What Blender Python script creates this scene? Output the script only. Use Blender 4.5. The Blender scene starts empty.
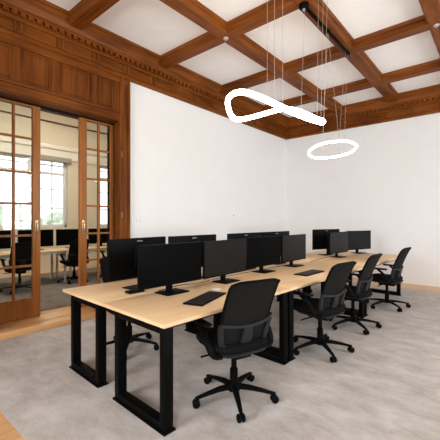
import bpy, bmesh, math, random
from mathutils import Vector, Matrix
random.seed(7)
PI = math.pi
sc = bpy.context.scene
col = sc.collection

# ------------------------------------------------------------------ materials
def new_mat(name):
    m = bpy.data.materials.new(name); m.use_nodes = True
    nt = m.node_tree; b = nt.nodes['Principled BSDF']
    return m, nt, b

def nd(nt, kind, **kw):
    n = nt.nodes.new(kind)
    for k, v in kw.items(): setattr(n, k, v)
    return n

def plain(name, rgb, rough=.5, metal=0., var=.08, scale=30., bump=0., spec=.5):
    m, nt, b = new_mat(name)
    tc = nd(nt, 'ShaderNodeTexCoord'); no = nd(nt, 'ShaderNodeTexNoise'); no.inputs['Scale'].default_value = scale
    no.inputs['Detail'].default_value = 4
    nt.links.new(tc.outputs['Object'], no.inputs['Vector'])
    cr = nd(nt, 'ShaderNodeValToRGB'); e = cr.color_ramp.elements
    e[0].position = .3; e[1].position = .7
    e[0].color = tuple(c*(1-var) for c in rgb)+(1,); e[1].color = tuple(min(1, c*(1+var)) for c in rgb)+(1,)
    nt.links.new(no.outputs['Fac'], cr.inputs['Fac']); nt.links.new(cr.outputs['Color'], b.inputs['Base Color'])
    b.inputs['Roughness'].default_value = rough; b.inputs['Metallic'].default_value = metal
    b.inputs['Specular IOR Level'].default_value = spec
    if bump:
        bp = nd(nt, 'ShaderNodeBump'); bp.inputs['Strength'].default_value = bump; bp.inputs['Distance'].default_value = .004
        nt.links.new(no.outputs['Fac'], bp.inputs['Height']); nt.links.new(bp.outputs['Normal'], b.inputs['Normal'])
    return m

def wood(name, dark, light, scale=(30, 30, 1.6), rough=.45, spec=.12):
    m, nt, b = new_mat(name)
    tc = nd(nt, 'ShaderNodeTexCoord'); mp = nd(nt, 'ShaderNodeMapping'); mp.inputs['Scale'].default_value = scale
    nt.links.new(tc.outputs['Object'], mp.inputs['Vector'])
    n1 = nd(nt, 'ShaderNodeTexNoise'); n1.inputs['Scale'].default_value = 1.; n1.inputs['Detail'].default_value = 6; n1.inputs['Distortion'].default_value = .6
    nt.links.new(mp.outputs['Vector'], n1.inputs['Vector'])
    n2 = nd(nt, 'ShaderNodeTexNoise'); n2.inputs['Scale'].default_value = 1.3; n2.inputs['Detail'].default_value = 2
    nt.links.new(tc.outputs['Object'], n2.inputs['Vector'])
    ad = nd(nt, 'ShaderNodeMix'); ad.inputs['Factor'].default_value = .4
    nt.links.new(n1.outputs['Fac'], ad.inputs[2]); nt.links.new(n2.outputs['Fac'], ad.inputs[3])
    cr = nd(nt, 'ShaderNodeValToRGB'); e = cr.color_ramp.elements
    e[0].position = .36; e[1].position = .66; e[0].color = tuple(dark)+(1,); e[1].color = tuple(light)+(1,)
    nt.links.new(ad.outputs[0], cr.inputs['Fac']); nt.links.new(cr.outputs['Color'], b.inputs['Base Color'])
    b.inputs['Roughness'].default_value = rough; b.inputs['Specular IOR Level'].default_value = spec
    return m

M = {}
M['wall'] = plain('white_plaster', (.81, .795, .79), .85, var=.012, scale=3)
M['ceil'] = plain('ceiling_plaster', (.90, .885, .88), .9, var=.012, scale=3)
MD, ML = (.082, .0195, .0022), (.235, .068, .0095)
M['wood_z'] = wood('mahogany_upright', MD, ML, (22, 22, 1.3))
M['wood_y'] = wood('mahogany_along', MD, ML, (22, 1.3, 22))
M['wood_x'] = wood('mahogany_across', MD, ML, (1.3, 22, 22))
M['door'] = wood('door_oak', (.27, .095, .022), (.42, .165, .046), (24, 24, 1.3), .35)
M['desk'] = wood('pale_oak_laminate', (.70, .46, .25), (.80, .57, .34), (34, 1.5, 34), .45)
M['black_metal'] = plain('black_steel', (.003, .0027, .0027), .5, var=.15, scale=20, spec=.04)
M['black_plastic'] = plain('black_plastic', (.0035, .0035, .0037), .5, var=.15, scale=40, spec=.05)
M['grey_plastic'] = plain('charcoal_plastic', (.020, .020, .021), .5, var=.12, scale=40, spec=.15)
M['screen'] = plain('dark_screen', (.003, .003, .0032), .3, var=.05, scale=8, spec=.02)
M['key'] = plain('keyboard_keys', (.014, .012, .012), .5, var=.15, scale=60, spec=.3)
M['fabric'] = plain('black_seat_fabric', (.008, .0075, .008), .95, var=.3, scale=220, bump=.4, spec=.05)
M['silver'] = plain('silver_metal', (.62, .62, .62), .35, .9, var=.04)
M['logo_grey'] = plain('logo_grey', (.22, .22, .22), .5, var=.04)
M['screen_sheen'] = plain('sheen_screen', (.006, .006, .0065), .42, var=.05, scale=8, spec=.14)  # dark screen lifted to grey, reflected sheen put into the material
M['brass'] = plain('aged_brass', (.46, .36, .22), .35, .9, var=.12, scale=50)
M['bronze'] = plain('dark_bronze', (.16, .12, .09), .4, .6, var=.12, scale=50)
M['white_plastic'] = plain('white_plastic', (.78, .78, .77), .4, var=.02)
M['white_metal'] = plain('white_metal', (.75, .74, .72), .4, var=.02)
M['wire'] = plain('steel_wire', (.55, .52, .50), .4, .5, var=.03)
M['white_cable'] = plain('white_cable', (.72, .70, .66), .5, var=.03)
M['black_cable'] = plain('black_cable', (.02, .02, .02), .5, var=.1)
M['cream'] = plain('cream_wall', (.78, .69, .52), .85, var=.02, scale=3)
M['cream_light'] = plain('cream_cornice', (.86, .81, .70), .8, var=.02, scale=3)
M['blind'] = plain('roller_blind', (.36, .33, .27), .8, var=.05)
M['leaf_hazed'] = plain('tree_leaf_hazed', (.50, .55, .46), .9, var=.2, scale=4)  # leaf green paled and greyed, outdoor haze put into the colour
M['bark'] = plain('tree_bark', (.12, .08, .05), .9, var=.3, scale=10)

def mesh_fabric():
    m, nt, b = new_mat('black_mesh_fabric')
    tc = nd(nt, 'ShaderNodeTexCoord'); w = nd(nt, 'ShaderNodeTexVoronoi'); w.inputs['Scale'].default_value = 190
    nt.links.new(tc.outputs['Object'], w.inputs['Vector'])
    cr = nd(nt, 'ShaderNodeValToRGB'); e = cr.color_ramp.elements
    e[0].color = (.018, .0165, .016, 1); e[1].color = (.008, .0075, .0075, 1); e[0].position = .1; e[1].position = .6
    nt.links.new(w.outputs['Distance'], cr.inputs['Fac']); nt.links.new(cr.outputs['Color'], b.inputs['Base Color'])
    b.inputs['Roughness'].default_value = .8; b.inputs['Specular IOR Level'].default_value = .08
    return m
M['mesh'] = mesh_fabric()

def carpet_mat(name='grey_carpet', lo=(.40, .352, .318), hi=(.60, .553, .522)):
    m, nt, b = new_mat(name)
    tc = nd(nt, 'ShaderNodeTexCoord')
    mp = nd(nt, 'ShaderNodeMapping'); mp.inputs['Scale'].default_value = (1.5, 2.5, 1); mp.inputs['Rotation'].default_value = (0, 0, .12)
    nt.links.new(tc.outputs['Object'], mp.inputs['Vector'])
    n1 = nd(nt, 'ShaderNodeTexNoise'); n1.inputs['Scale'].default_value = 2.1; n1.inputs['Detail'].default_value = 9; n1.inputs['Roughness'].default_value = .68; n1.inputs['Distortion'].default_value = .25
    nt.links.new(mp.outputs['Vector'], n1.inputs['Vector'])
    n2 = nd(nt, 'ShaderNodeTexNoise'); n2.inputs['Scale'].default_value = 150; n2.inputs['Detail'].default_value = 2
    nt.links.new(tc.outputs['Object'], n2.inputs['Vector'])
    mx = nd(nt, 'ShaderNodeMix'); mx.inputs['Factor'].default_value = .22
    nt.links.new(n1.outputs['Fac'], mx.inputs[2]); nt.links.new(n2.outputs['Fac'], mx.inputs[3])
    cr = nd(nt, 'ShaderNodeValToRGB'); e = cr.color_ramp.elements
    e[0].position = .36; e[1].position = .62; e[0].color = tuple(lo)+(1,); e[1].color = tuple(hi)+(1,)
    nt.links.new(mx.outputs[0], cr.inputs['Fac']); nt.links.new(cr.outputs['Color'], b.inputs['Base Color'])
    b.inputs['Roughness'].default_value = .95; b.inputs['Specular IOR Level'].default_value = .15
    bp = nd(nt, 'ShaderNodeBump'); bp.inputs['Strength'].default_value = .35; bp.inputs['Distance'].default_value = .004
    nt.links.new(n2.outputs['Fac'], bp.inputs['Height']); nt.links.new(bp.outputs['Normal'], b.inputs['Normal'])
    return m
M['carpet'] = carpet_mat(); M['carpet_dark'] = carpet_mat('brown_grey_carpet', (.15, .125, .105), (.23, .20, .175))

def floor_mat():
    m, nt, b = new_mat('oak_floorboards')
    tc = nd(nt, 'ShaderNodeTexCoord'); mp = nd(nt, 'ShaderNodeMapping'); mp.inputs['Rotation'].default_value = (0, 0, PI/2)
    nt.links.new(tc.outputs['Object'], mp.inputs['Vector'])
    br = nd(nt, 'ShaderNodeTexBrick'); br.inputs['Scale'].default_value = 1.
    br.inputs['Brick Width'].default_value = 1.4; br.inputs['Row Height'].default_value = .12; br.inputs['Mortar Size'].default_value = .002
    br.inputs['Color1'].default_value = (.62, .33, .13, 1); br.inputs['Color2'].default_value = (.70, .39, .165, 1); br.inputs['Mortar'].default_value = (.25, .11, .04, 1)
    nt.links.new(mp.outputs['Vector'], br.inputs['Vector'])
    nt.links.new(br.outputs['Color'], b.inputs['Base Color']); b.inputs['Roughness'].default_value = .28
    return m
M['floor'] = floor_mat()

def glass_mat():
    m, nt, b = new_mat('window_glass')
    out = nt.nodes['Material Output']
    tr = nd(nt, 'ShaderNodeBsdfTransparent'); tr.inputs['Color'].default_value = (.97, .985, .975, 1)
    gl = nd(nt, 'ShaderNodeBsdfGlossy'); gl.inputs['Roughness'].default_value = .02
    fr = nd(nt, 'ShaderNodeFresnel'); fr.inputs['IOR'].default_value = 1.35
    mx = nd(nt, 'ShaderNodeMixShader')
    nt.links.new(fr.outputs['Fac'], mx.inputs['Fac']); nt.links.new(tr.outputs[0], mx.inputs[1]); nt.links.new(gl.outputs[0], mx.inputs[2])
    nt.links.new(mx.outputs[0], out.inputs['Surface'])
    return m
M['glass'] = glass_mat()

def glow(name, rgb, strength):
    m, nt, b = new_mat(name)
    b.inputs['Base Color'].default_value = tuple(rgb)+(1,)
    b.inputs['Emission Color'].default_value = tuple(rgb)+(1,); b.inputs['Emission Strength'].default_value = strength
    return m
M['led'] = glow('led_diffuser', (1, .90, .78), 15)
M['fill_panel'] = glow('fill_panel_glow', (1, .93, .80), 11)  # glow of the added side room fill panel

# ------------------------------------------------------------------ mesh helpers
class MB:
    def __init__(s): s.bm = bmesh.new()
    def merge(s, b2):
        me = bpy.data.meshes.new('tmp'); b2.to_mesh(me); b2.free(); s.bm.from_mesh(me); bpy.data.meshes.remove(me)
    def box(s, a, b, bev=0., seg=2, mat=None):
        t = bmesh.new(); bmesh.ops.create_cube(t, size=1)
        lo = Vector([min(a[i], b[i]) for i in range(3)]); hi = Vector([max(a[i], b[i]) for i in range(3)])
        for v in t.verts: v.co = Vector([lo[i]+(v.co[i]+.5)*(hi[i]-lo[i]) for i in range(3)])
        if bev: bmesh.ops.bevel(t, geom=t.edges[:], offset=bev, segments=seg, affect='EDGES', profile=.5)
        if mat: bmesh.ops.transform(t, matrix=mat, verts=t.verts[:])
        s.merge(t); return s
    def loft(s, rings, closed=False, caps=True):
        bm = s.bm; R = [[bm.verts.new(p) for p in r] for r in rings]; n = len(R[0])
        m = len(R)
        for i in range(m if closed else m-1):
            A, B = R[i], R[(i+1) % m]
            for j in range(n):
                bm.faces.new((A[j], A[(j+1) % n], B[(j+1) % n], B[j]))
        if caps and not closed:
            bm.faces.new(R[0][::-1]); bm.faces.new(R[-1])
        return s
    def tube(s, pts, rx, ry=None, n=8, closed=False, up=(0, 0, 1), square=False):
        """sweep an ellipse (or a rounded rectangle) along points; rx = half width sideways, ry = half height"""
        pts = [Vector(p) for p in pts]; N = len(pts); ry = rx if ry is None else ry
        rings = []; upv = Vector(up)
        for i, p in enumerate(pts):
            a = pts[(i-1) % N] if (closed or i > 0) else p
            b = pts[(i+1) % N] if (closed or i < N-1) else p
            t = (b-a).normalized(); side = t.cross(upv)
            if side.length < 1e-4: side = t.cross(Vector((1, 0, 0)))
            side.normalize(); u = side.cross(t).normalized()
            X = rx[i] if isinstance(rx, (list, tuple)) else rx; Y = ry[i] if isinstance(ry, (list, tuple)) else ry
            if square:
                k = .75; pr = [(1, -k), (1, k), (k, 1), (-k, 1), (-1, k), (-1, -k), (-k, -1), (k, -1)]
            else: pr = [(math.cos(2*PI*q/n), math.sin(2*PI*q/n)) for q in range(n)]
            rings.append([p+side*(X*c)+u*(Y*d) for c, d in pr])
        return s.loft(rings, closed)
    def lathe(s, prof, n=20, o=(0, 0, 0), mat=None):
        t = MB(); rings = [[(r*math.cos(2*PI*k/n)+o[0], r*math.sin(2*PI*k/n)+o[1], z+o[2]) for k in range(n)] for r, z in prof]
        t.loft(rings)
        if mat: bmesh.ops.transform(t.bm, matrix=mat, verts=t.bm.verts[:])
        s.merge(t.bm); return s
    def prism(s, poly, d0, d1, f):
        """extrude a 2D outline; f(u,v,d) -> point"""
        return s.loft([[f(u, v, d0) for u, v in poly], [f(u, v, d1) for u, v in poly]])
    def build(s, name, mat, parent=None, loc=None, smooth=35):
        bmesh.ops.recalc_face_normals(s.bm, faces=s.bm.faces[:])
        me = bpy.data.meshes.new(name); s.bm.to_mesh(me); s.bm.free()
        me.materials.append(M[mat] if isinstance(mat, str) else mat)
        if smooth:
            for p in me.polygons: p.use_smooth = True
            me.set_sharp_from_angle(angle=math.radians(smooth))
        o = bpy.data.objects.new(name, me); col.objects.link(o)
        if parent: o.parent = parent
        if loc: o.location = loc
        return o

def smoothpts(pts, closed=False, sub=6):
    P = [Vector(p) for p in pts]; N = len(P); out = []
    for i in range(N if closed else N-1):
        g = lambda k: P[k % N] if closed else P[max(0, min(N-1, k))]
        a, b, c, d = g(i-1), g(i), g(i+1), g(i+2)
        for q in range(sub):
            t = q/sub
            out.append(.5*((2*b)+(c-a)*t+(2*a-5*b+4*c-d)*t*t+(3*b-a-3*c+d)*t**3))
    if not closed: out.append(P[-1])
    return out

def thing(name, label, cat, loc=(0, 0, 0), rz=0., group=None):
    o = bpy.data.objects.new(name, None); col.objects.link(o); o.empty_display_size = .1
    o.location = loc; o.rotation_euler = (0, 0, rz)
    return tag(o, label, cat, group)
def tag(o, label, cat, group=None):
    o['label'] = label; o['category'] = cat
    if group: o['group'] = group
    return o
def struct(o): o['kind'] = 'structure'; return o
def dup(o, parent=None):
    c = o.copy(); col.objects.link(c)
    if parent: c.parent = parent
    for ch in list(o.children): dup(ch, c)
    return c

# ------------------------------------------------------------------ the room
H = 1.42
D = -4.651            # face of the panelled wall
YB = 8.33             # face of the far wall
XR, YN = 4.2, -3.2    # window walls behind and beside the camera
ZP, ZB = 4.22, 4.083  # ceiling plaster, underside of beams
OY0, OY1, OZ = 1.24, 3.00, 3.011   # door opening
WT = .42              # wall thickness
FX = -9.5             # far wall of the side room

struct(MB().box((FX-.2, YN-.2, -.12), (XR+.2, YB+.9, 0)).build('floor', 'floor'))
struct(MB().box((D-WT, YN-.2, ZP), (XR+.2, YB+.2, ZP+.15)).build('ceiling', 'ceil'))
w = MB()
w.box((D, OY1, 0), (D-WT, YB+.2, ZP)); w.box((D, YN-.2, 0), (D-WT, OY0, ZP)); w.box((D, OY0, OZ), (D-WT, OY1, ZP))
struct(w.build('wall_left', 'wall'))
struct(MB().box((D-WT, YB, 0), (XR+.2, YB+.2, ZP)).build('wall_back', 'wall'))

def wall_with_windows(name, axis, c0, c1, a0, a1, ztop, wins, mat):
    m = MB(); f = (lambda a, z: (c0, a, z)) if axis == 'x' else (lambda a, z: (a, c0, z))
    g = (lambda a, z: (c1, a, z)) if axis == 'x' else (lambda a, z: (a, c1, z))
    e = a0
    for (p, q, z0, z1) in wins:
        m.box(f(e, 0), g(p, ztop)); m.box(f(p, 0), g(q, z0)); m.box(f(p, z1), g(q, ztop)); e = q
    m.box(f(e, 0), g(a1, ztop))
    return struct(m.build(name, mat))

def window(n, axis, c, p, q, z0, z1, cols, rows, thick=None):
    """sash window: frame with glazing bars, pane, sill"""
    t = struct(bpy.data.objects.new('window_%d' % n, None)); col.objects.link(t)
    P = (lambda u, a, z: (c+u, a, z)) if axis == 'x' else (lambda u, a, z: (a, c+u, z))
    m = MB(); fw = .07
    m.box(P(-.04, p, z0), P(.04, p+fw, z1)); m.box(P(-.04, q-fw, z0), P(.04, q, z1))
    m.box(P(-.04, p, z0), P(.04, q, z0+fw)); m.box(P(-.04, p, z1-fw), P(.04, q, z1))
    for i in range(1, cols):
        a = p+(q-p)*i/cols; m.box(P(-.015, a-.014, z0), P(.015, a+.014, z1))
    for i, zz in enumerate(rows):
        h = .035 if i == len(rows)-2 else .014
        m.box(P(-.02, p, zz-h), P(.02, q, zz+h))
    m.build('window_frame', 'white_metal', t)
    MB().box(P(-.003, p+.02, z0+.02), P(.003, q-.02, z1-.02)).build('pane', 'glass', t)
    return t

WR = [(-1.6, .4, .7, 3.4), (1.2, 3.2, .7, 3.4), (4.0, 6.0, .7, 3.4)]
wall_with_windows('wall_right', 'x', XR, XR+.25, YN-.2, YB+.2, ZP, WR, 'wall')
WN = [(-3.4, -1.2, .7, 3.4), (.6, 2.8, .7, 3.4)]
wall_with_windows('wall_near', 'y', YN, YN-.25, D-WT, XR+.2, ZP, WN, 'wall')
k = 1
for (p, q, a, b) in WR: window(k, 'x', XR+.14, p, q, a, b, 3, [1.4, 2.1, 2.75]); k += 1
for (p, q, a, b) in WN: window(k, 'y', YN-.14, p, q, a, b, 3, [1.4, 2.1, 2.75]); k += 1

# ---- side room behind the glazed doors
WF = [(1.75, 3.42, 1.22, 3.12), (3.58, 4.36, 1.22, 3.12), (5.35, 6.1, 1.22, 3.12)]
wall_with_windows('wall_side_room', 'x', FX, FX-.25, YN-.2, YB+.9, 4.6, WF, 'cream')
for i, (p, q, a, b) in enumerate(WF): window(k, 'x', FX-.1, p, q, a, b, 4 if i == 0 else 2, [1.75, 2.28, 2.72, 2.95]); k += 1
struct(MB().box((FX, YB+.7, 0), (D-WT, YB+.9, 4.6)).build('wall_side_room_end', 'cream'))
struct(MB().box((FX, YN-.2, 0), (D-WT, YN, 4.6)).build('wall_side_room_near', 'cream'))
struct(MB().box((FX-.2, YN-.2, 4.6), (D-WT, YB+.9, 4.75)).build('ceiling_side_room', 'ceil'))
struct(MB().box((FX, YN, 3.38), (FX+.10, YB+.7, 3.50), .02).box((FX, YN, 3.12), (FX+.05, YB+.7, 3.38)).build('trim_1', 'cream_light'))
struct(MB().box((FX, YN, 4.12), (FX+.05, YB+.7, 4.15)).build('trim_2', 'wood_y'))
tag(MB().box((FX+.05, 3.50, 3.03), (FX+.11, 4.44, 3.18), .02).build('roller_blind', 'blind'), 'rolled-up beige roller blind above the window of the side room', 'blind')

# ---- panelled frontispiece above and around the doors
def strip(name, pts, y0, y1, mat='wood_y'):
    m = MB(); m.prism(pts, y0, y1, lambda u, v, d: (D+u, d, v)); return struct(m.build(name, mat, smooth=0))
def rail(m, y0, y1, z0, z1, u=.03, b=.006): m.box((D-.01, y0, z0), (D+u, y1, z1), b)
m = MB()
rail(m, YN, OY1-.01, OZ, 3.13, .035)          # head rail
rail(m, YN, 3.14, 3.60, 3.71, .035)
struct(m.build('trim_3', 'wood_y', smooth=0))
strip('trim_4', [(0, 3.10), (.06, 3.11), (.07, 3.135), (.045, 3.155), (.0, 3.165)], YN, 2.93)
m = MB()
for y in (-1.6, -.5, .55, 1.49, 1.965, 2.52, 2.91): rail(m, y-.045, y+.045, 3.13, 3.62, .020)
m.box((D-.02, OY1-.05, .086), (D+.045, OY1+.03, 3.70), .008)    # casing beside the doors
m.box((D-.02, OY1+.03, .086), (D+.03, OY1+.10, 3.70), .008)
m.box((D-.02, OY1+.10, .086), (D+.05, OY1+.14, 3.70), .008)
m.box((D-.02, OY0-.14, 0), (D+.045, OY0+.02, 3.1), .008)
struct(m.build('trim_5', 'wood_z', smooth=0))
m = MB(); m.box((D-.01, YN, 3.1), (D+.008, 2.95, 3.65)); m.box((D-.01, YN, 0), (D+.01, OY0-.1, 3.1))
ps = [(-1.56, -.545), (-.455, .505), (.595, 1.445), (1.535, 1.92), (2.01, 2.475), (2.565, 2.865)]
for y0, y1 in ps:                                        # sunk panels with raised mouldings
    a, b, c, e = y0+.03, y1-.03, 3.195, 3.575
    for q in ((a, b, c, c+.016), (a, b, e-.016, e), (a, a+.016, c, e), (b-.016, b, c, e)):
        m.box((D, q[0], q[2]), (D+.023, q[1], q[3]), .004)
struct(m.build('trim_6', 'wood_z', smooth=0))
m = MB(); m.box((D+.004, OY1, 0), (D-WT, OY1+.02, OZ)); m.box((D-.06, OY1-.02, 0), (D-.17, OY1+.02, OZ), .004)
m.box((D+.004, OY0-.02, 0), (D-WT, OY0, OZ)); m.box((D+.004, OY0, OZ-.012), (D-WT, OY1, OZ+.03))
struct(m.build('trim_7', 'wood_z', smooth=0))

# ---- entablature: architrave, frieze with blocks, dentils, crown, along two walls
PR = [(-.02, 3.695), (.045, 3.695), (.06, 3.71), (.06, 3.745), (.04, 3.765), (.022, 3.775), (.022, 3.915), (.05, 3.92), (.06, 3.935),
      (.06, 3.945), (.075, 3.95), (.075, 4.004), (.113, 4.005), (.116, 4.03), (.13, 4.032), (.14, 4.05), (.15, 4.075), (.165, 4.12), (.20, 4.16), (.215, 4.175), (.235, 4.18), (.24, ZP+.01), (-.02, ZP+.01)]
m = MB(); m.prism(PR, YN, YB, lambda u, v, d: (D+u, d, v)); struct(m.build('trim_8', 'wood_y', smooth=0))
m = MB(); m.prism(PR, D, XR, lambda u, v, d: (d, YB-u, v)); struct(m.build('trim_9', 'wood_x', smooth=0))
m = MB()
y = YN+.05
while y < YB-.12: m.box((D+.07, y, 3.956), (D+.112, y+.058, 4.004)); y += .095
y = .45
while y < YB-.3:
    for d in (-.052, .022): m.box((D+.01, y+d, 3.778), (D+.040, y+d+.034, 3.913), .004)
    y += .525
struct(m.build('trim_10', 'wood_z', smooth=0))
m = MB()
x = D+.15
while x < XR-.1: m.box((x, YB-.07, 3.956), (x+.058, YB-.112, 4.004)); x += .095
x = D+.5
while x < XR-.2:
    for d in (-.052, .022): m.box((x+d, YB-.01, 3.778), (x+d+.034, YB-.040, 3.913), .004)
    x += .525
struct(m.build('trim_11', 'wood_z', smooth=0))

# ---- coffered ceiling: beams both ways
BX = [-3.072, -1.858, -.674, .52, 1.71, 2.90]; BY = [-2.63, -1.03, .567, 2.167, 3.729, 5.347, 6.946]
n = 12; hw = .095
PB = [(-hw, ZB), (-hw+.012, ZB-.0), (hw-.012, ZB), (hw, ZB+.012), (hw, 4.165), (hw+.018, 4.175), (hw+.03, ZP+.01), (-hw-.03, ZP+.01), (-hw-.018, 4.175), (-hw, 4.165), (-hw, ZB+.012)][1:]
PB = [(-hw+.012, ZB), (hw-.012, ZB), (hw, ZB+.012), (hw, 4.165), (hw+.018, 4.175), (hw+.03, ZP+.01), (-hw-.03, ZP+.01), (-hw-.018, 4.175), (-hw, 4.165), (-hw, ZB+.012)]
for x in BX:
    m = MB(); m.prism(PB, YN, YB-.16, lambda u, v, d, x=x: (x+u, d, v)); struct(m.build('trim_%d' % n, 'wood_y', smooth=0)); n += 1
for y in BY:
    m = MB(); m.prism([(u, v+(.0015 if v < 4.1 else 0)) for u, v in PB], D+.16, XR, lambda u, v, d, y=y: (d, y+u, v)); struct(m.build('trim_%d' % n, 'wood_x', smooth=0)); n += 1

# ---- glazed sliding doors
def glazed_door(idx, y0, y1, hy, glass_y0, glass_y1):
    X0, X1 = D-.275, D-.225
    t = struct(bpy.data.objects.new('door_%d' % idx, None)); col.objects.link(t); t.location = (0, 0, 0)
    z0, z1 = .09, 3.02; gz0, gz1 = .36, 2.96
    m = MB()
    m.box((X0, y0, z0), (X1, glass_y0, z1), .006); m.box((X0, glass_y1, z0), (X1, y1, z1), .006)
    m.box((X0+.001, glass_y0-.01, z0), (X1-.001, glass_y1+.01, gz0), .004); m.box((X0+.001, glass_y0-.01, gz1), (X1-.001, glass_y1+.01, z1), .004)
    m.box((X1-.01, glass_y0+.01, .15), (X1+.004, glass_y1-.01, .30), .01)
    gm = (glass_y0+glass_y1)/2
    m.box((X0+.006, gm-.016, gz0), (X1-.004, gm+.016, gz1), .006)
    for z in (.795, 1.21, 1.64, 2.062, 2.531): m.box((X0+.006, glass_y0, z-.014), (X1-.004, glass_y1, z+.014), .006)
    m.build('door_frame', 'door', t, smooth=0)
    MB().box(((X0+X1)/2-.003, glass_y0-.005, gz0-.005), ((X0+X1)/2+.003, glass_y1+.005, gz1+.005)).build('pane', 'glass', t)
    h = MB(); h.box((X1, hy-.022, 1.20), (X1+.006, hy+.022, 1.42), .003); h.box((X1+.005, hy-.008, 1.24), (X1+.03, hy+.008, 1.265), .003); h.box((X1+.005, hy-.008, 1.35), (X1+.03, hy+.008, 1.375), .003)
    h.box((X1+.022, hy-.009, 1.23), (X1+.034, hy+.009, 1.385), .004)
    ho = h.build('door_handle', 'brass', t); ho['label'] = 'brass flush handle plate'
    return t
glazed_door(1, 1.22, 1.866, 1.815, 1.31, 1.763)
glazed_door(2, 2.425, 3.03, 2.485, 2.54, 2.945)
struct(MB().box((D-.21, OY0, 2.985), (D-.29, OY1, OZ)).build('trim_30', 'black_metal'))

struct(MB().box((D-WT+.02, OY0+.001, 0), (D, OY1-.001, .085)).box((D, .95, 0), (-4.462, 3.14, .085), .004).build('trim_31', 'floor'))
# ---- carpets
tag(MB().box((-4.46, .80, 0), (XR-.15, 7.65, .009), .003).build('carpet', 'carpet'), 'large grey mottled carpet under the office desks', 'carpet')
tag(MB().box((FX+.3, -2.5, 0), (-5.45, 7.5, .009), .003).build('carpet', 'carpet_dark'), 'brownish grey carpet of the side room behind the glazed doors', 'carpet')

# ------------------------------------------------------------------ desks
A = -.044; CA, SA = math.cos(A), math.sin(A)
def DK(x, y, z=0.):
    return Vector((-2.3+(x+2.3)*CA-(y-4)*SA, 4+(x+2.3)*SA+(y-4)*CA, z))
FZ = .009
XS = -2.385
def make_desk(x0, x1, lx0, lx1, y0, y1, label, e0=.02, e1=.02):
    """x0..x1 depth of top, lx0..lx1 spread of the leg frames"""
    cx, cy = (x0+x1)/2, (y0+y1)/2
    t = thing('office_desk', label, 'desk', DK(cx, cy, FZ), A, 'office desks of the double row')
    L = lambda x, y, z: (x-cx, y-cy, z-FZ)
    MB().box(L(x0, y0+.002, .713), L(x1, y1-.002, .74), .003).build('tabletop', 'desk', t)
    m = MB()
    for x in (lx0+.10, lx1-.10): m.box(L(x-.02, y0+.05, .665), L(x+.02, y1-.05, .7125))
    m.build('under_frame', 'black_metal', t)
    for ya in (y0+e0, y1-e1-.075):
        yb = ya+.075; m = MB()
        m.box(L(lx0, ya, .065), L(lx0+.06, yb, .7125), .004); m.box(L(lx1-.055, ya, .065), L(lx1, yb, .7125), .004)
        m.box(L(lx0+.002, ya+.001, .66), L(lx1-.002, yb-.001, .7128), .004)
        m.box(L(lx0+.002, ya+.001, FZ+.012), L(lx1-.002, yb-.001, .07), .004)
        m.box(L(lx0-.012, ya-.012, FZ), L(lx1+.012, yb+.012, FZ+.014), .003)
        m.build('leg_frame', 'black_metal', t)
    return t
YD = [1.415, 2.975, 5.07, 7.16]
nm = ['closest to the glazed doors', 'in the middle of the row', 'beside the far white wall']
make_desk(XS, -1.548, -2.205, -1.565, YD[0], YD[1], 'pale oak desk on the chair side, its black end frame standing free towards the doorway')
make_desk(XS, -1.548, -2.205, -1.565, YD[1], YD[2], 'pale oak desk carrying the second keyboard, middle of the chair-side row')
make_desk(XS, -1.548, -2.205, -1.565, YD[2], YD[3], 'pale oak desk nearest the end wall, chair side, under the two end monitors', e1=.22)
make_desk(-3.17, XS-.004, -3.02, -2.47, YD[0], YD[1], 'pale oak desk on the panelled-wall side with the free end leg frame by the doors')
make_desk(-3.17, XS-.004, -3.02, -2.47, YD[1], YD[2], 'pale oak desk in the middle of the wall-side row behind the monitors')
make_desk(-3.17, XS-.004, -3.02, -2.47, YD[2], YD[3], 'pale oak desk of the wall-side row reaching the end wall', e1=.22)

# ------------------------------------------------------------------ monitors
MW, MH = .74, .385
def make_monitor():
    t = thing('monitor', '', 'monitor')
    m = MB(); m.box((-MW/2, -.012, .075), (MW/2, .016, .075+MH), .004); m.box((-.07, .01, .17), (.07, .036, .40), .010)
    m.build('housing', 'black_plastic', t)
    MB().box((-MW/2+.007, -.0135, .075+.016), (MW/2-.007, -.0115, .075+MH-.007)).build('screen', 'screen', t)
    m = MB(); m.box((-.035, .034, .010), (.035, .060, .36), .006); m.box((-.05, .026, .24), (.05, .045, .34), .005); m.build('neck', 'black_plastic', t)
    MB().box((-.13, -.10, 0), (.13, .10, .011), .004).build('stand_base', 'black_plastic', t)
    lg = MB().box((-.035, .0155, .075+MH-.036), (.035, .0180, .075+MH-.025), .001).build('logo_plate', 'logo_grey', t); lg['label'] = 'small grey strip on the back'
    return t
mon = make_monitor(); used = [False]
def place_monitor(p, rz, label, group, lift=0.):
    o = mon if not used[0] else dup(mon)
    used[0] = True
    o.location = p; o.rotation_euler = (0, 0, rz); o['label'] = label; o['category'] = 'monitor'; o['group'] = group
    for c in o.children:
        if lift and c.name.split('.')[0] in ('housing', 'screen', 'logo_plate'): c.location.z = lift
    return o
ZD = .740
front = [(-2.265, 2.06, 0., 'wide black monitor with a dark screen, first in the chair-side row by the doorway'),
         (-2.265, 2.82, 3., 'black monitor second from the doorway in the chair-side row, beyond the keyboard'),
         (-2.36, 3.67, 0., 'black monitor third from the doorway in the chair-side row, beside the desk joint'),
         (-2.36, 4.43, 3., 'black monitor fourth from the doorway in the chair-side row, before the gap'),
         (-2.36, 6.02, -2., 'black monitor just past the gap in the chair-side row, half hiding the rear monitor'),
         (-2.36, 7.0, -17., 'black monitor at the end-wall end of the chair-side row, turned towards the doorway')]
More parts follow.
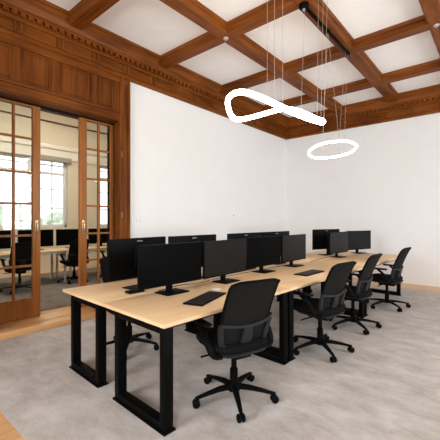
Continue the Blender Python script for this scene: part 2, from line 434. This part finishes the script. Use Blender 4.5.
for i, (x, y, a, lb) in enumerate(front):
    o = place_monitor(DK(x, y, ZD), PI/2+A+math.radians(a), lb, 'monitors facing the chair-side row')
    if i not in (0, 2):
        for c in o.children:
            if c.name.split('.')[0] == 'screen': c.material_slots[0].link = 'OBJECT'; c.material_slots[0].material = M['screen_sheen']  # these screens carry the painted-in reflection sheen
back = [(-2.70, 1.98, 8, 'black monitor seen from behind, nearest the wooden door casing'),
        (-2.70, 2.73, 0, 'black monitor seen from behind, second from the door casing'),
        (-2.70, 3.70, 0, 'black monitor seen from behind, third from the door casing'),
        (-2.70, 4.47, 0, 'black monitor seen from behind, fourth from the door casing'),
        (-2.70, 6.22, -16, 'black monitor seen from behind, standing alone near the end wall with its foot in view')]
for x, y, a, lb in back:
    place_monitor(DK(x, y, ZD), -PI/2+A+math.radians(a), lb, 'monitors facing the panelled wall', .04)

# ------------------------------------------------------------------ keyboards
def make_keyboard():
    t = thing('keyboard', '', 'keyboard')
    MB().box((-.245, -.088, 0), (.245, .088, .014), .004).build('keyboard_body', 'black_plastic', t)
    m = MB()
    for r in range(6):
        z0 = .014
        for c in range(15):
            x = -.228+c*.0304
            if r == 0 and 4 <= c <= 8:
                if c == 4: m.box((x, -.076, z0-.002), (x+.148, -.055, z0+.004))
                continue
            m.box((x, -.076+r*.0255, z0-.002), (x+.0265, -.055+r*.0255, z0+.004))
    m.build('keys', 'key', t, smooth=0)
    return t
kb = make_keyboard()
for i, (x, y, a, lb) in enumerate([(-1.855, 2.10, 100+9, 'black keyboard lying in front of the turned mesh chair, on the doorway-end desk'),
                                   (-1.86, 3.96, 90+1, 'black keyboard lying on the middle desk in front of the third and fourth monitors')]):
    o = kb if i == 0 else dup(kb)
    o.location = DK(x, y, ZD); o.rotation_euler = (0, 0, math.radians(a)+A); o['label'] = lb; o['category'] = 'keyboard'; o['group'] = 'keyboards on the desks'

# small desk items
t = thing('docking_station', 'small flat black box lying on the desk seam behind the first chair-side monitor', 'docking station', DK(-2.52, 1.82, ZD), A)
MB().box((-.045, -.08, 0), (.045, .08, .022), .005).build('case', 'black_plastic', t); MB().box((-.03, -.082, .006), (.03, -.079, .014)).build('port_strip', 'grey_plastic', t)
def cable(name, pts, r, mat, label):
    tag(MB().tube(smoothpts(pts), r, n=6).build(name, mat), label, 'cable')
zc = ZD+.004
cable('power_cable', [DK(-2.40, 2.0, zc), DK(-2.46, 2.3, zc), DK(-2.41, 2.55, zc), DK(-2.46, 2.9, zc), DK(-2.478, 3.4, zc), DK(-2.48, 3.8, zc), DK(-2.478, 4.6, zc)], .004, 'black_cable', 'thin black cable trailing along the seam between the two desk rows')
cable('power_cable', [DK(-2.665, 2.12, .93), DK(-2.64, 2.13, .86), DK(-2.60, 2.10, .77), DK(-2.56, 2.04, zc), DK(-2.53, 1.99, zc)], .004, 'white_cable', 'short white cable hanging below the monitor beside the door casing')
cable('power_cable', [DK(-2.665, 2.95, .95), DK(-2.60, 2.93, .86), DK(-2.55, 2.90, .77), DK(-2.50, 2.84, zc), DK(-2.43, 2.74, zc)], .006, 'white_cable', 'white cable dropping between the first and second chair-side monitors')
cable('power_cable', [DK(-2.40, 5.0, zc), DK(-2.46, 5.4, zc), DK(-2.488, 5.8, zc), DK(-2.488, 6.5, zc)], .004, 'black_cable', 'thin black cable on the desk by the lone rear monitor')
tag(MB().box(DK(-2.10, 2.42, ZD), DK(-2.04, 2.49, ZD+.006), .001).build('cable_clip', 'white_plastic'), 'small white clip lying on the desk beyond the doorway-end keyboard', 'clip')

# ------------------------------------------------------------------ office chairs (front of the chair looks to -Y)
def make_chair():
    t = thing('office_chair', '', 'chair')
    # seat cushion
    def rr(hx, hy, z, n=28, e=4., sh=0):
        out = []
        for k in range(n):
            a = 2*PI*k/n; c, s_ = math.cos(a), math.sin(a)
            out.append((hx*math.copysign(abs(c)**(2/e), c), hy*math.copysign(abs(s_)**(2/e), s_)+sh, z))
        return out
    m = MB(); m.loft([rr(.20, .19, .432, sh=-.035), rr(.235, .225, .438, sh=-.035), rr(.25, .238, .462, sh=-.035), rr(.248, .236, .484, sh=-.035), rr(.225, .215, .497, sh=-.035), rr(.12, .12, .5, sh=-.035)]); m.build('seat', 'fabric', t)
    m = MB(); m.loft([rr(.14, .14, .405), rr(.21, .205, .412), rr(.225, .215, .436)]); m.build('seat_pan', 'grey_plastic', t)
    m = MB(); m.box((-.08, -.11, .355), (.08, .13, .407), .012); m.tube([(.07, -.02, .375), (.20, -.04, .37), (.27, -.05, .365)], .008, n=8)
    m.build('tilt_mechanism', 'black_plastic', t)
    m = MB(); m.lathe([(.016, .10), (.032, .10), (.032, .235), (.022, .245), (.022, .357), (.016, .358)], 16); m.build('gas_lift', 'black_metal', t)
    # five-star base
    m = MB(); m.lathe([(.02, .062), (.048, .066), (.05, .10), (.042, .118), (.02, .12)], 20)
    cs = []
    for k_ in range(5):
        a = 2*PI*k_/5+PI/2; c, s_ = math.cos(a), math.sin(a)
        pts = [(.03*c, .03*s_, .098), (.12*c, .12*s_, .096), (.22*c, .22*s_, .084), (.30*c, .30*s_, .070), (.325*c, .325*s_, .066)]
        m.tube(pts, [.024, .021, .017, .014, .012], [.018, .016, .012, .010, .009], square=True)
        cs.append((.318*c, .318*s_, a))
    base = m.build('base', 'black_plastic', t)
    for i, (x, y, a) in enumerate(cs):
        q = MB(); ang = a+PI/2+.5*math.sin(3*i+1)
        R = Matrix.Translation((x, y, .029)) @ Matrix.Rotation(ang, 4, 'Z') @ Matrix.Rotation(PI/2, 4, 'Y')
        for o_ in (-.017, .017): q.lathe([(.006, o_-.010), (.023, o_-.010), (.029, o_-.006), (.029, o_+.006), (.023, o_+.010), (.006, o_+.010)], 16, mat=R)
        q.lathe([(.004, -.008), (.020, -.007), (.020, .007), (.004, .008)], 12, mat=R)
        q.lathe([(.004, .03), (.010, .032), (.010, .062), (.004, .063)], 10, o=(x, y, 0))
        q.build('caster', 'black_plastic', base)
    # curved mesh backrest
    zb0, zb1 = .470, .975
    def hwid(v): return .196+.020*math.sin(min(1, v*1.5)*PI/2)-.004*max(0, v-.7)/.3
    def bk(u, v, off=0.):
        w_ = hwid(v); z = zb0+(zb1-zb0)*v - (.018*abs(u)**6 if v > .97 else 0) - .0
        y = .130+.130*v+.045*v*v - .030*u*u*(1-.4*v) - .012*math.sin(v*PI) + off
        return (u*w_, y, z)
    nu, nv = 14, 16
    bm_ = MB(); bm = bm_.bm
    F = [[bm.verts.new(bk(-1+2*i/nu, j/nv, 0)) for i in range(nu+1)] for j in range(nv+1)]
    B = [[bm.verts.new(bk(-1+2*i/nu, j/nv, .012)) for i in range(nu+1)] for j in range(nv+1)]
    for j in range(nv):
        for i in range(nu):
            bm.faces.new((F[j][i], F[j][i+1], F[j+1][i+1], F[j+1][i])); bm.faces.new((B[j][i], B[j+1][i], B[j+1][i+1], B[j][i+1]))
    for j in range(nv):
        for i in (0, nu): bm.faces.new((F[j][i], F[j+1][i], B[j+1][i], B[j][i]))
    for i in range(nu):
        for j in (0, nv): bm.faces.new((F[j][i], B[j][i], B[j][i+1], F[j][i+1]))
    bm_.build('backrest', 'mesh', t)
    # rim of the back
    path = [bk(-1, j/12, .006) for j in range(13)]+[bk(-1+2*i/8, 1, .006) for i in range(1, 8)]+[bk(1, 1-j/12, .006) for j in range(13)]
    MB().tube(path, .010, .012, n=8, up=(0, 1, .01)).build('back_rim', 'black_plastic', t)
    # outer support: lumbar band, two uprights, spine, lower band
    m = MB(); of = .030
    vl = .36
    m.tube([bk(-1.06+2.12*i/12, vl-.05*(1-(-1+2*i/12)**2), of-.008*abs(-1+i/6)) for i in range(13)], .012, .016, up=(0, 1, 0), square=True)
    m.tube([bk(-.98+1.96*i/12, .04-.07*(1-(-1+2*i/12)**2), of) for i in range(13)], .016, .022, up=(0, 1, 0), square=True)
    for s_ in (-1, 1): m.tube([bk(s_*(1.05-.09*(1-q/6)**2), .0+vl*q/6, of-.006) for q in range(7)], .020, .014, up=(0, 1, 0), square=True)
    m.tube([bk(0, vl-.05, of), bk(0, .20, of+.004), bk(0, .08, of), bk(0, -.06, of-.01)], [.035, .040, .045, .045], .012, up=(0, 1, 0), square=True)
    m.tube([(0, .15, .465), (0, .14, .42), (0, .10, .385)], .045, .014, up=(0, 1, .2), square=True)
    m.build('back_support', 'grey_plastic', t)
    for s_ in (-1, 1):
        m = MB()
        m.tube(smoothpts([(s_*.20, .14, .425), (s_*.262, .13, .435), (s_*.285, .09, .50), (s_*.288, .03, .575), (s_*.285, -.045, .632)], sub=4), .024, .013, up=(0, .5, 1), square=True)
        m.box((s_*.285-.036, -.15, .632), (s_*.285+.036, .09, .656), .010)
        m.build('armrest', 'black_plastic', t)
    return t
ch = make_chair(); cused = [False]
def place_chair(x, y, face, label, group, star=29):
    """face = direction the sitter looks, degrees from +X"""
    o = ch if not cused[0] else dup(ch); cused[0] = True
    f = math.radians(face); o.location = (x, y, FZ); o.rotation_euler = (0, 0, f+PI/2)
    for c in o.children:
        if c.name.split('.')[0] == 'base': c.rotation_euler.z = math.radians(star-180)-f
    o['label'] = label; o['category'] = 'chair'; o['group'] = group; return o
G1 = 'mesh chairs along the keyboard side of the desks'
place_chair(-1.615, 2.06, 162, 'black mesh office chair pulled out and turned, at the doorway-end desk', G1)
place_chair(-1.50, 3.43, 171, 'black mesh office chair just past the doubled desk legs, second from the doorway', G1)
place_chair(-1.50, 4.47, 178, 'black mesh office chair third from the doorway, in front of the other desk joint', G1)
place_chair(-1.42, 5.85, 176, 'black mesh office chair by the white end wall, last of its row', G1)
G2 = 'mesh chairs on the panelled-wall side of the desks'
place_chair(-3.13, 2.12, -8, 'black office chair tucked in behind the first rear monitor, beside the glazed doors', G2)
place_chair(-3.16, 3.75, 6, 'black office chair on the wall side, mostly hidden behind the middle monitors', G2)
place_chair(-3.12, 5.9, 2, 'black office chair on the wall side by the end wall, seen below the desk tops', G2)

# ------------------------------------------------------------------ pendant lights
R1 = [(-2.272, 2.794, 2.736), (-2.219, 2.762, 2.747), (-2.093, 2.672, 2.721), (-1.97, 2.627, 2.693), (-1.852, 2.615, 2.645), (-1.726, 2.632, 2.576), (-1.619, 2.674, 2.51), (-1.513, 2.747, 2.445), (-1.436, 2.835, 2.404), (-1.378, 2.944, 2.38), (-1.351, 3.041, 2.376), (-1.343, 3.128, 2.385), (-1.504, 3.504, 2.512), (-1.6, 3.576, 2.572), (-1.736, 3.63, 2.659), (-1.886, 3.644, 2.747), (-2.033, 3.614, 2.79), (-2.172, 3.538, 2.77), (-2.292, 3.407, 2.713), (-2.359, 3.248, 2.652), (-2.372, 3.105, 2.609), (-2.352, 2.983, 2.6), (-2.26, 2.806, 2.6), (-2.273, 2.792, 2.676)]
R2 = [(-2.101, 4.425, 2.388), (-2.051, 4.384, 2.418), (-1.94, 4.335, 2.446), (-1.822, 4.327, 2.465), (-1.699, 4.364, 2.472), (-1.595, 4.446, 2.476), (-1.537, 4.544, 2.467), (-1.515, 4.638, 2.449), (-1.595, 4.894, 2.466), (-1.679, 4.965, 2.431), (-1.813, 5.012, 2.407), (-1.989, 4.989, 2.389), (-2.123, 4.89, 2.376), (-2.186, 4.777, 2.378), (-2.203, 4.674, 2.395)]
def pendant(label, ring, r, wires, c):
    t = thing('pendant_light', label, 'pendant light', c, 0, 'ring pendant lights')
    L = lambda p: Vector(p)-Vector(c)
    pts = [L(p) for p in smoothpts(ring, True, 5)]
    MB().tube(pts, r, r, n=10, closed=True).build('light_ring', 'led', t)
    for a, b in wires:
        MB().tube([L(a), L(b)], .0018, n=5).build('suspension_wire', 'wire', t)
    return t
T = [(-1.858, 3.80), (-1.858, 4.10), (-1.858, 4.50), (-1.858, 5.27)]
w1 = [((-1.658, 2.618, 2.56), (-1.658, 2.618, ZP)), ((-1.597, 2.646, 2.53), (-1.597, 2.646, ZP)), ((-1.534, 2.685, 2.48), (-1.534, 2.685, ZP)),
      ((-1.851, 3.68, 2.765), (-1.858, 3.80, ZB-.03)), ((-1.62, 3.627, 2.64), (-1.62, 3.66, ZB)), ((-1.56, 3.592, 2.59), (-1.56, 3.66, ZB)), ((-1.509, 3.555, 2.55), (-1.51, 3.66, ZB))]
pendant('large white glowing twisted ring pendant hanging over the middle of the desks', R1, .028, w1, (-1.858, 3.13, 2.3))
w2 = [((-1.62, 4.39, 2.485), (-1.858, 5.24, ZB-.03)), ((-1.56, 4.45, 2.485), (-1.86, 5.29, ZB-.03))]
w2 = [((-2.123, 4.928, 2.39), (-1.858, 4.50, ZB-.03)), ((-1.914, 5.036, 2.40), (-1.858, 5.20, ZB-.03)), ((-1.823, 5.038, 2.41), (-1.858, 5.28, ZB-.03)), ((-1.646, 4.367, 2.49), (-1.858, 4.52, ZB-.03))]
pendant('small thin glowing ring pendant hanging further off by the end wall', R2, .015, w2, (-1.858, 4.67, 2.3))
t = thing('lighting_track', 'black lighting track screwed along the underside of a ceiling beam', 'lighting track', (-1.858, 4.5, ZB))
MB().box((-.018, -.72, -.03), (.018, .80, .0), .004).build('rail', 'black_metal', t)
MB().lathe([(.01, -.055), (.05, -.052), (.062, -.03), (.062, 0), (.01, 0)], 20, o=(0, -.73, 0)).build('canopy', 'black_metal', t)
MB().lathe([(.005, -.075), (.016, -.075), (.018, -.055), (.005, -.053)], 12, o=(0, -.73, 0)).build('cord_grip', 'silver', t)
for y in (0., .78):
    MB().box((-.03, y-.05, -.042), (.03, y+.05, -.003), .006).build('connector', 'black_metal', t)
for i, (x, y, lb) in enumerate([(-3.072, 3.729, 'small metal sprinkler head at the beam crossing near the panelled wall'), (-.674, 5.347, 'small metal sprinkler head at the beam crossing away from the panelled wall')]):
    t = thing('sprinkler', lb, 'sprinkler', (x, y, ZB), 0, 'ceiling sprinklers')
    MB().lathe([(.01, -.008), (.036, -.007), (.038, 0), (.01, 0)], 18).build('flange', 'silver', t)
    MB().lathe([(.004, -.03), (.018, -.03), (.018, -.027), (.006, -.024), (.006, -.006), (.003, -.006)], 12).build('deflector', 'brass', t)

for z, lb in ((1.50, 'lower small dark metal latch plate on the door casing'), (2.47, 'upper small dark metal latch plate on the door casing')):
    t = thing('latch_plate', lb, 'latch plate', (D+.046, 2.985, z), 0, 'latch plates on the casing')
    MB().box((-.002, -.014, -.045), (.005, .014, .045), .002).build('plate', 'bronze', t); MB().box((.004, -.007, -.014), (.010, .007, .014), .002).build('latch', 'bronze', t)
# wall fittings
t = thing('light_switch', 'white light switch plate on the plaster beside the door casing', 'light switch', (D, 3.33, 1.437))
MB().box((0, -.045, -.06), (.008, .045, .06), .003).build('switch_plate', 'white_plastic', t); MB().box((.006, -.012, -.022), (.013, .012, .022), .002).build('rocker', 'white_plastic', t)
t = thing('wall_sensor', 'small white sensor box on the plaster above the rear monitors', 'sensor', (D, 5.90, 1.488))
MB().box((0, -.05, -.07), (.02, .05, .07), .006).build('sensor_case', 'white_plastic', t); MB().box((.018, -.03, .02), (.022, .03, .05), .001).build('sensor_window', 'wire', t)

# ------------------------------------------------------------------ side room furniture
def side_desk(x0, x1, y0, y1, label):
    cx, cy = (x0+x1)/2, (y0+y1)/2
    t = thing('office_desk', label, 'desk', (cx, cy, FZ), 0, 'desks in the side room')
    L = lambda x, y, z: (x-cx, y-cy, z-FZ)
    MB().box(L(x0, y0+.003, .713), L(x1, y1-.003, .74), .003).build('tabletop', 'desk', t)
    for y in (y0+.06, y1-.06):
        for x in (x0+.05, x1-.05): MB().box(L(x-.022, y-.022, FZ), L(x+.022, y+.022, .713), .003).build('leg', 'white_metal', t)
    m = MB()
    for x in (x0+.05, x1-.05): m.box(L(x-.015, y0+.085, .66), L(x+.015, y1-.085, .7))
    m.build('under_frame', 'white_metal', t); return t
side_desk(-8.25, -7.45, .15, 1.75, 'white-legged desk in the side room behind the first glazed door')
side_desk(-8.25, -7.45, 1.75, 3.45, 'white-legged desk in the side room seen through the open doorway')
side_desk(-8.25, -7.45, 3.45, 5.15, 'white-legged desk in the side room behind the second glazed door')
for x, y, a, lb in [(-7.95, 1.25, 90, 'black monitor in the side room at the edge of the first glazed door'), (-7.95, 2.08, 92, 'black monitor in the side room behind the middle panes of the first glazed door'),
                    (-7.95, 2.95, 90, 'black monitor in the side room seen through the open doorway, under the window'), (-7.95, 3.76, 88, 'black monitor in the side room at the edge of the second glazed door'),
                    (-7.95, 4.55, 90, 'black monitor in the side room behind the second glazed door')]:
    place_monitor((x, y, ZD), math.radians(a), lb, 'monitors in the side room')
G3 = 'chairs in the side room'
place_chair(-7.3, 2.40, 180, 'black office chair in the side room behind the first glazed door', G3)
place_chair(-7.42, 3.56, 184, 'black office chair in the side room seen through the open doorway', G3)
place_chair(-7.3, 4.5, 175, 'black office chair in the side room behind the second glazed door', G3)
for i, (y, lb) in enumerate([(2.35, 'papers lying on the side room desk by the first glazed door'), (2.62, 'papers on the side room desk below the window'), (3.95, 'white papers on the side room desk behind the second glazed door')]):
    o = tag(MB().box((-.1, -.14, 0), (.1, .14, .012), .001).build('paper_stack', 'white_plastic'), lb, 'papers', 'papers in the side room'); o.location = (-7.62, y, ZD); o.rotation_euler = (0, 0, .2*i)
t = thing('fill_light_panel', 'flat glowing panel added under the side room ceiling as unseen fill light', 'fill light', (-7.2, 3.0, 4.6))  # panel added out of view to brighten the side room
MB().box((-.62, -1.5, -.05), (.62, 1.5, 0), .006).build('fill_panel_frame', 'white_metal', t); MB().box((-.58, -1.46, -.056), (.58, 1.46, -.045)).build('diffuser', 'fill_panel', t)

# trees outside the side room window
def tree(x, y, h, r, label):
    t = thing('tree', label, 'tree', (x, y, -.5), 0, 'trees outside the window')
    m = MB(); m.tube([(0, 0, 0), (.05, 0, h*.4), (0, .08, h*.8)], [.16, .12, .06], n=10); m.build('trunk', 'bark', t)
    bm = bmesh.new(); bmesh.ops.create_icosphere(bm, subdivisions=4, radius=r)
    for v in bm.verts:
        n_ = v.co.normalized(); k_ = 1+.16*math.sin(5*n_.x+y)*math.sin(6*n_.y+1)+.14*math.sin(9*n_.z+x)*math.sin(8*n_.x)+random.uniform(-.07, .07)
        v.co = n_*r*k_; v.co.z = v.co.z*.8+h
    q = MB(); q.merge(bm); q.build('crown', 'leaf_hazed', t)
tree(-18, 5.6, 1.5, 1.4, 'round hazy green tree outside, seen through the doorway window')
tree(-21, 9.6, 1.4, 1.4, 'low green tree outside, in the right of the doorway window')
tree(-17.0, 1.6, 1.0, 1.3, 'green tree outside the window behind the first glazed door')
struct(MB().box((-40, -30, -.7), (FX-.4, 40, -.5)).build('ground', plain('pale_gravel', (.55, .54, .5), .9)))

# ------------------------------------------------------------------ light
wd = bpy.data.worlds.new('World'); sc.world = wd; wd.use_nodes = True
bg = wd.node_tree.nodes['Background']; bg.inputs['Color'].default_value = (.95, .97, 1., 1); bg.inputs['Strength'].default_value = 2.4
def area(loc, rot, sx, sy, power, rgb=(.95, .97, 1.)):
    l = bpy.data.lights.new('daylight', 'AREA'); l.shape = 'RECTANGLE'; l.size = sx; l.size_y = sy; l.energy = power; l.color = rgb
    o = bpy.data.objects.new('daylight', l); col.objects.link(o); o.location = loc; o.rotation_euler = rot
for (p, q, a, b), pw in zip(WR, (35, 50, 390)): area((XR+.4, (p+q)/2, (a+b)/2), (0, PI/2, 0), b-a, q-p, pw)
for (p, q, a, b) in WN: area(((p+q)/2, YN-.4, (a+b)/2), (PI/2, 0, 0), q-p, b-a, 290)

cam = bpy.data.cameras.new('camera'); co = bpy.data.objects.new('camera', cam); col.objects.link(co)
co.location = (0, 0, H); co.rotation_euler = (PI/2, 0, .707)
cam.sensor_width = 36; cam.lens = 329.6/440*36; cam.clip_start = .05; cam.clip_end = 200
sc.camera = co
sc.view_settings.view_transform = 'Standard'; sc.view_settings.look = 'None'; sc.view_settings.gamma = 1; sc.view_settings.exposure = 0
sc.view_settings.use_curve_mapping = False
sc.cycles.use_denoising = True; sc.cycles.max_bounces = 10; sc.cycles.diffuse_bounces = 6; sc.cycles.transparent_max_bounces = 16
sc.cycles.sample_clamp_indirect = 6; sc.cycles.caustics_reflective = False; sc.cycles.caustics_refractive = False
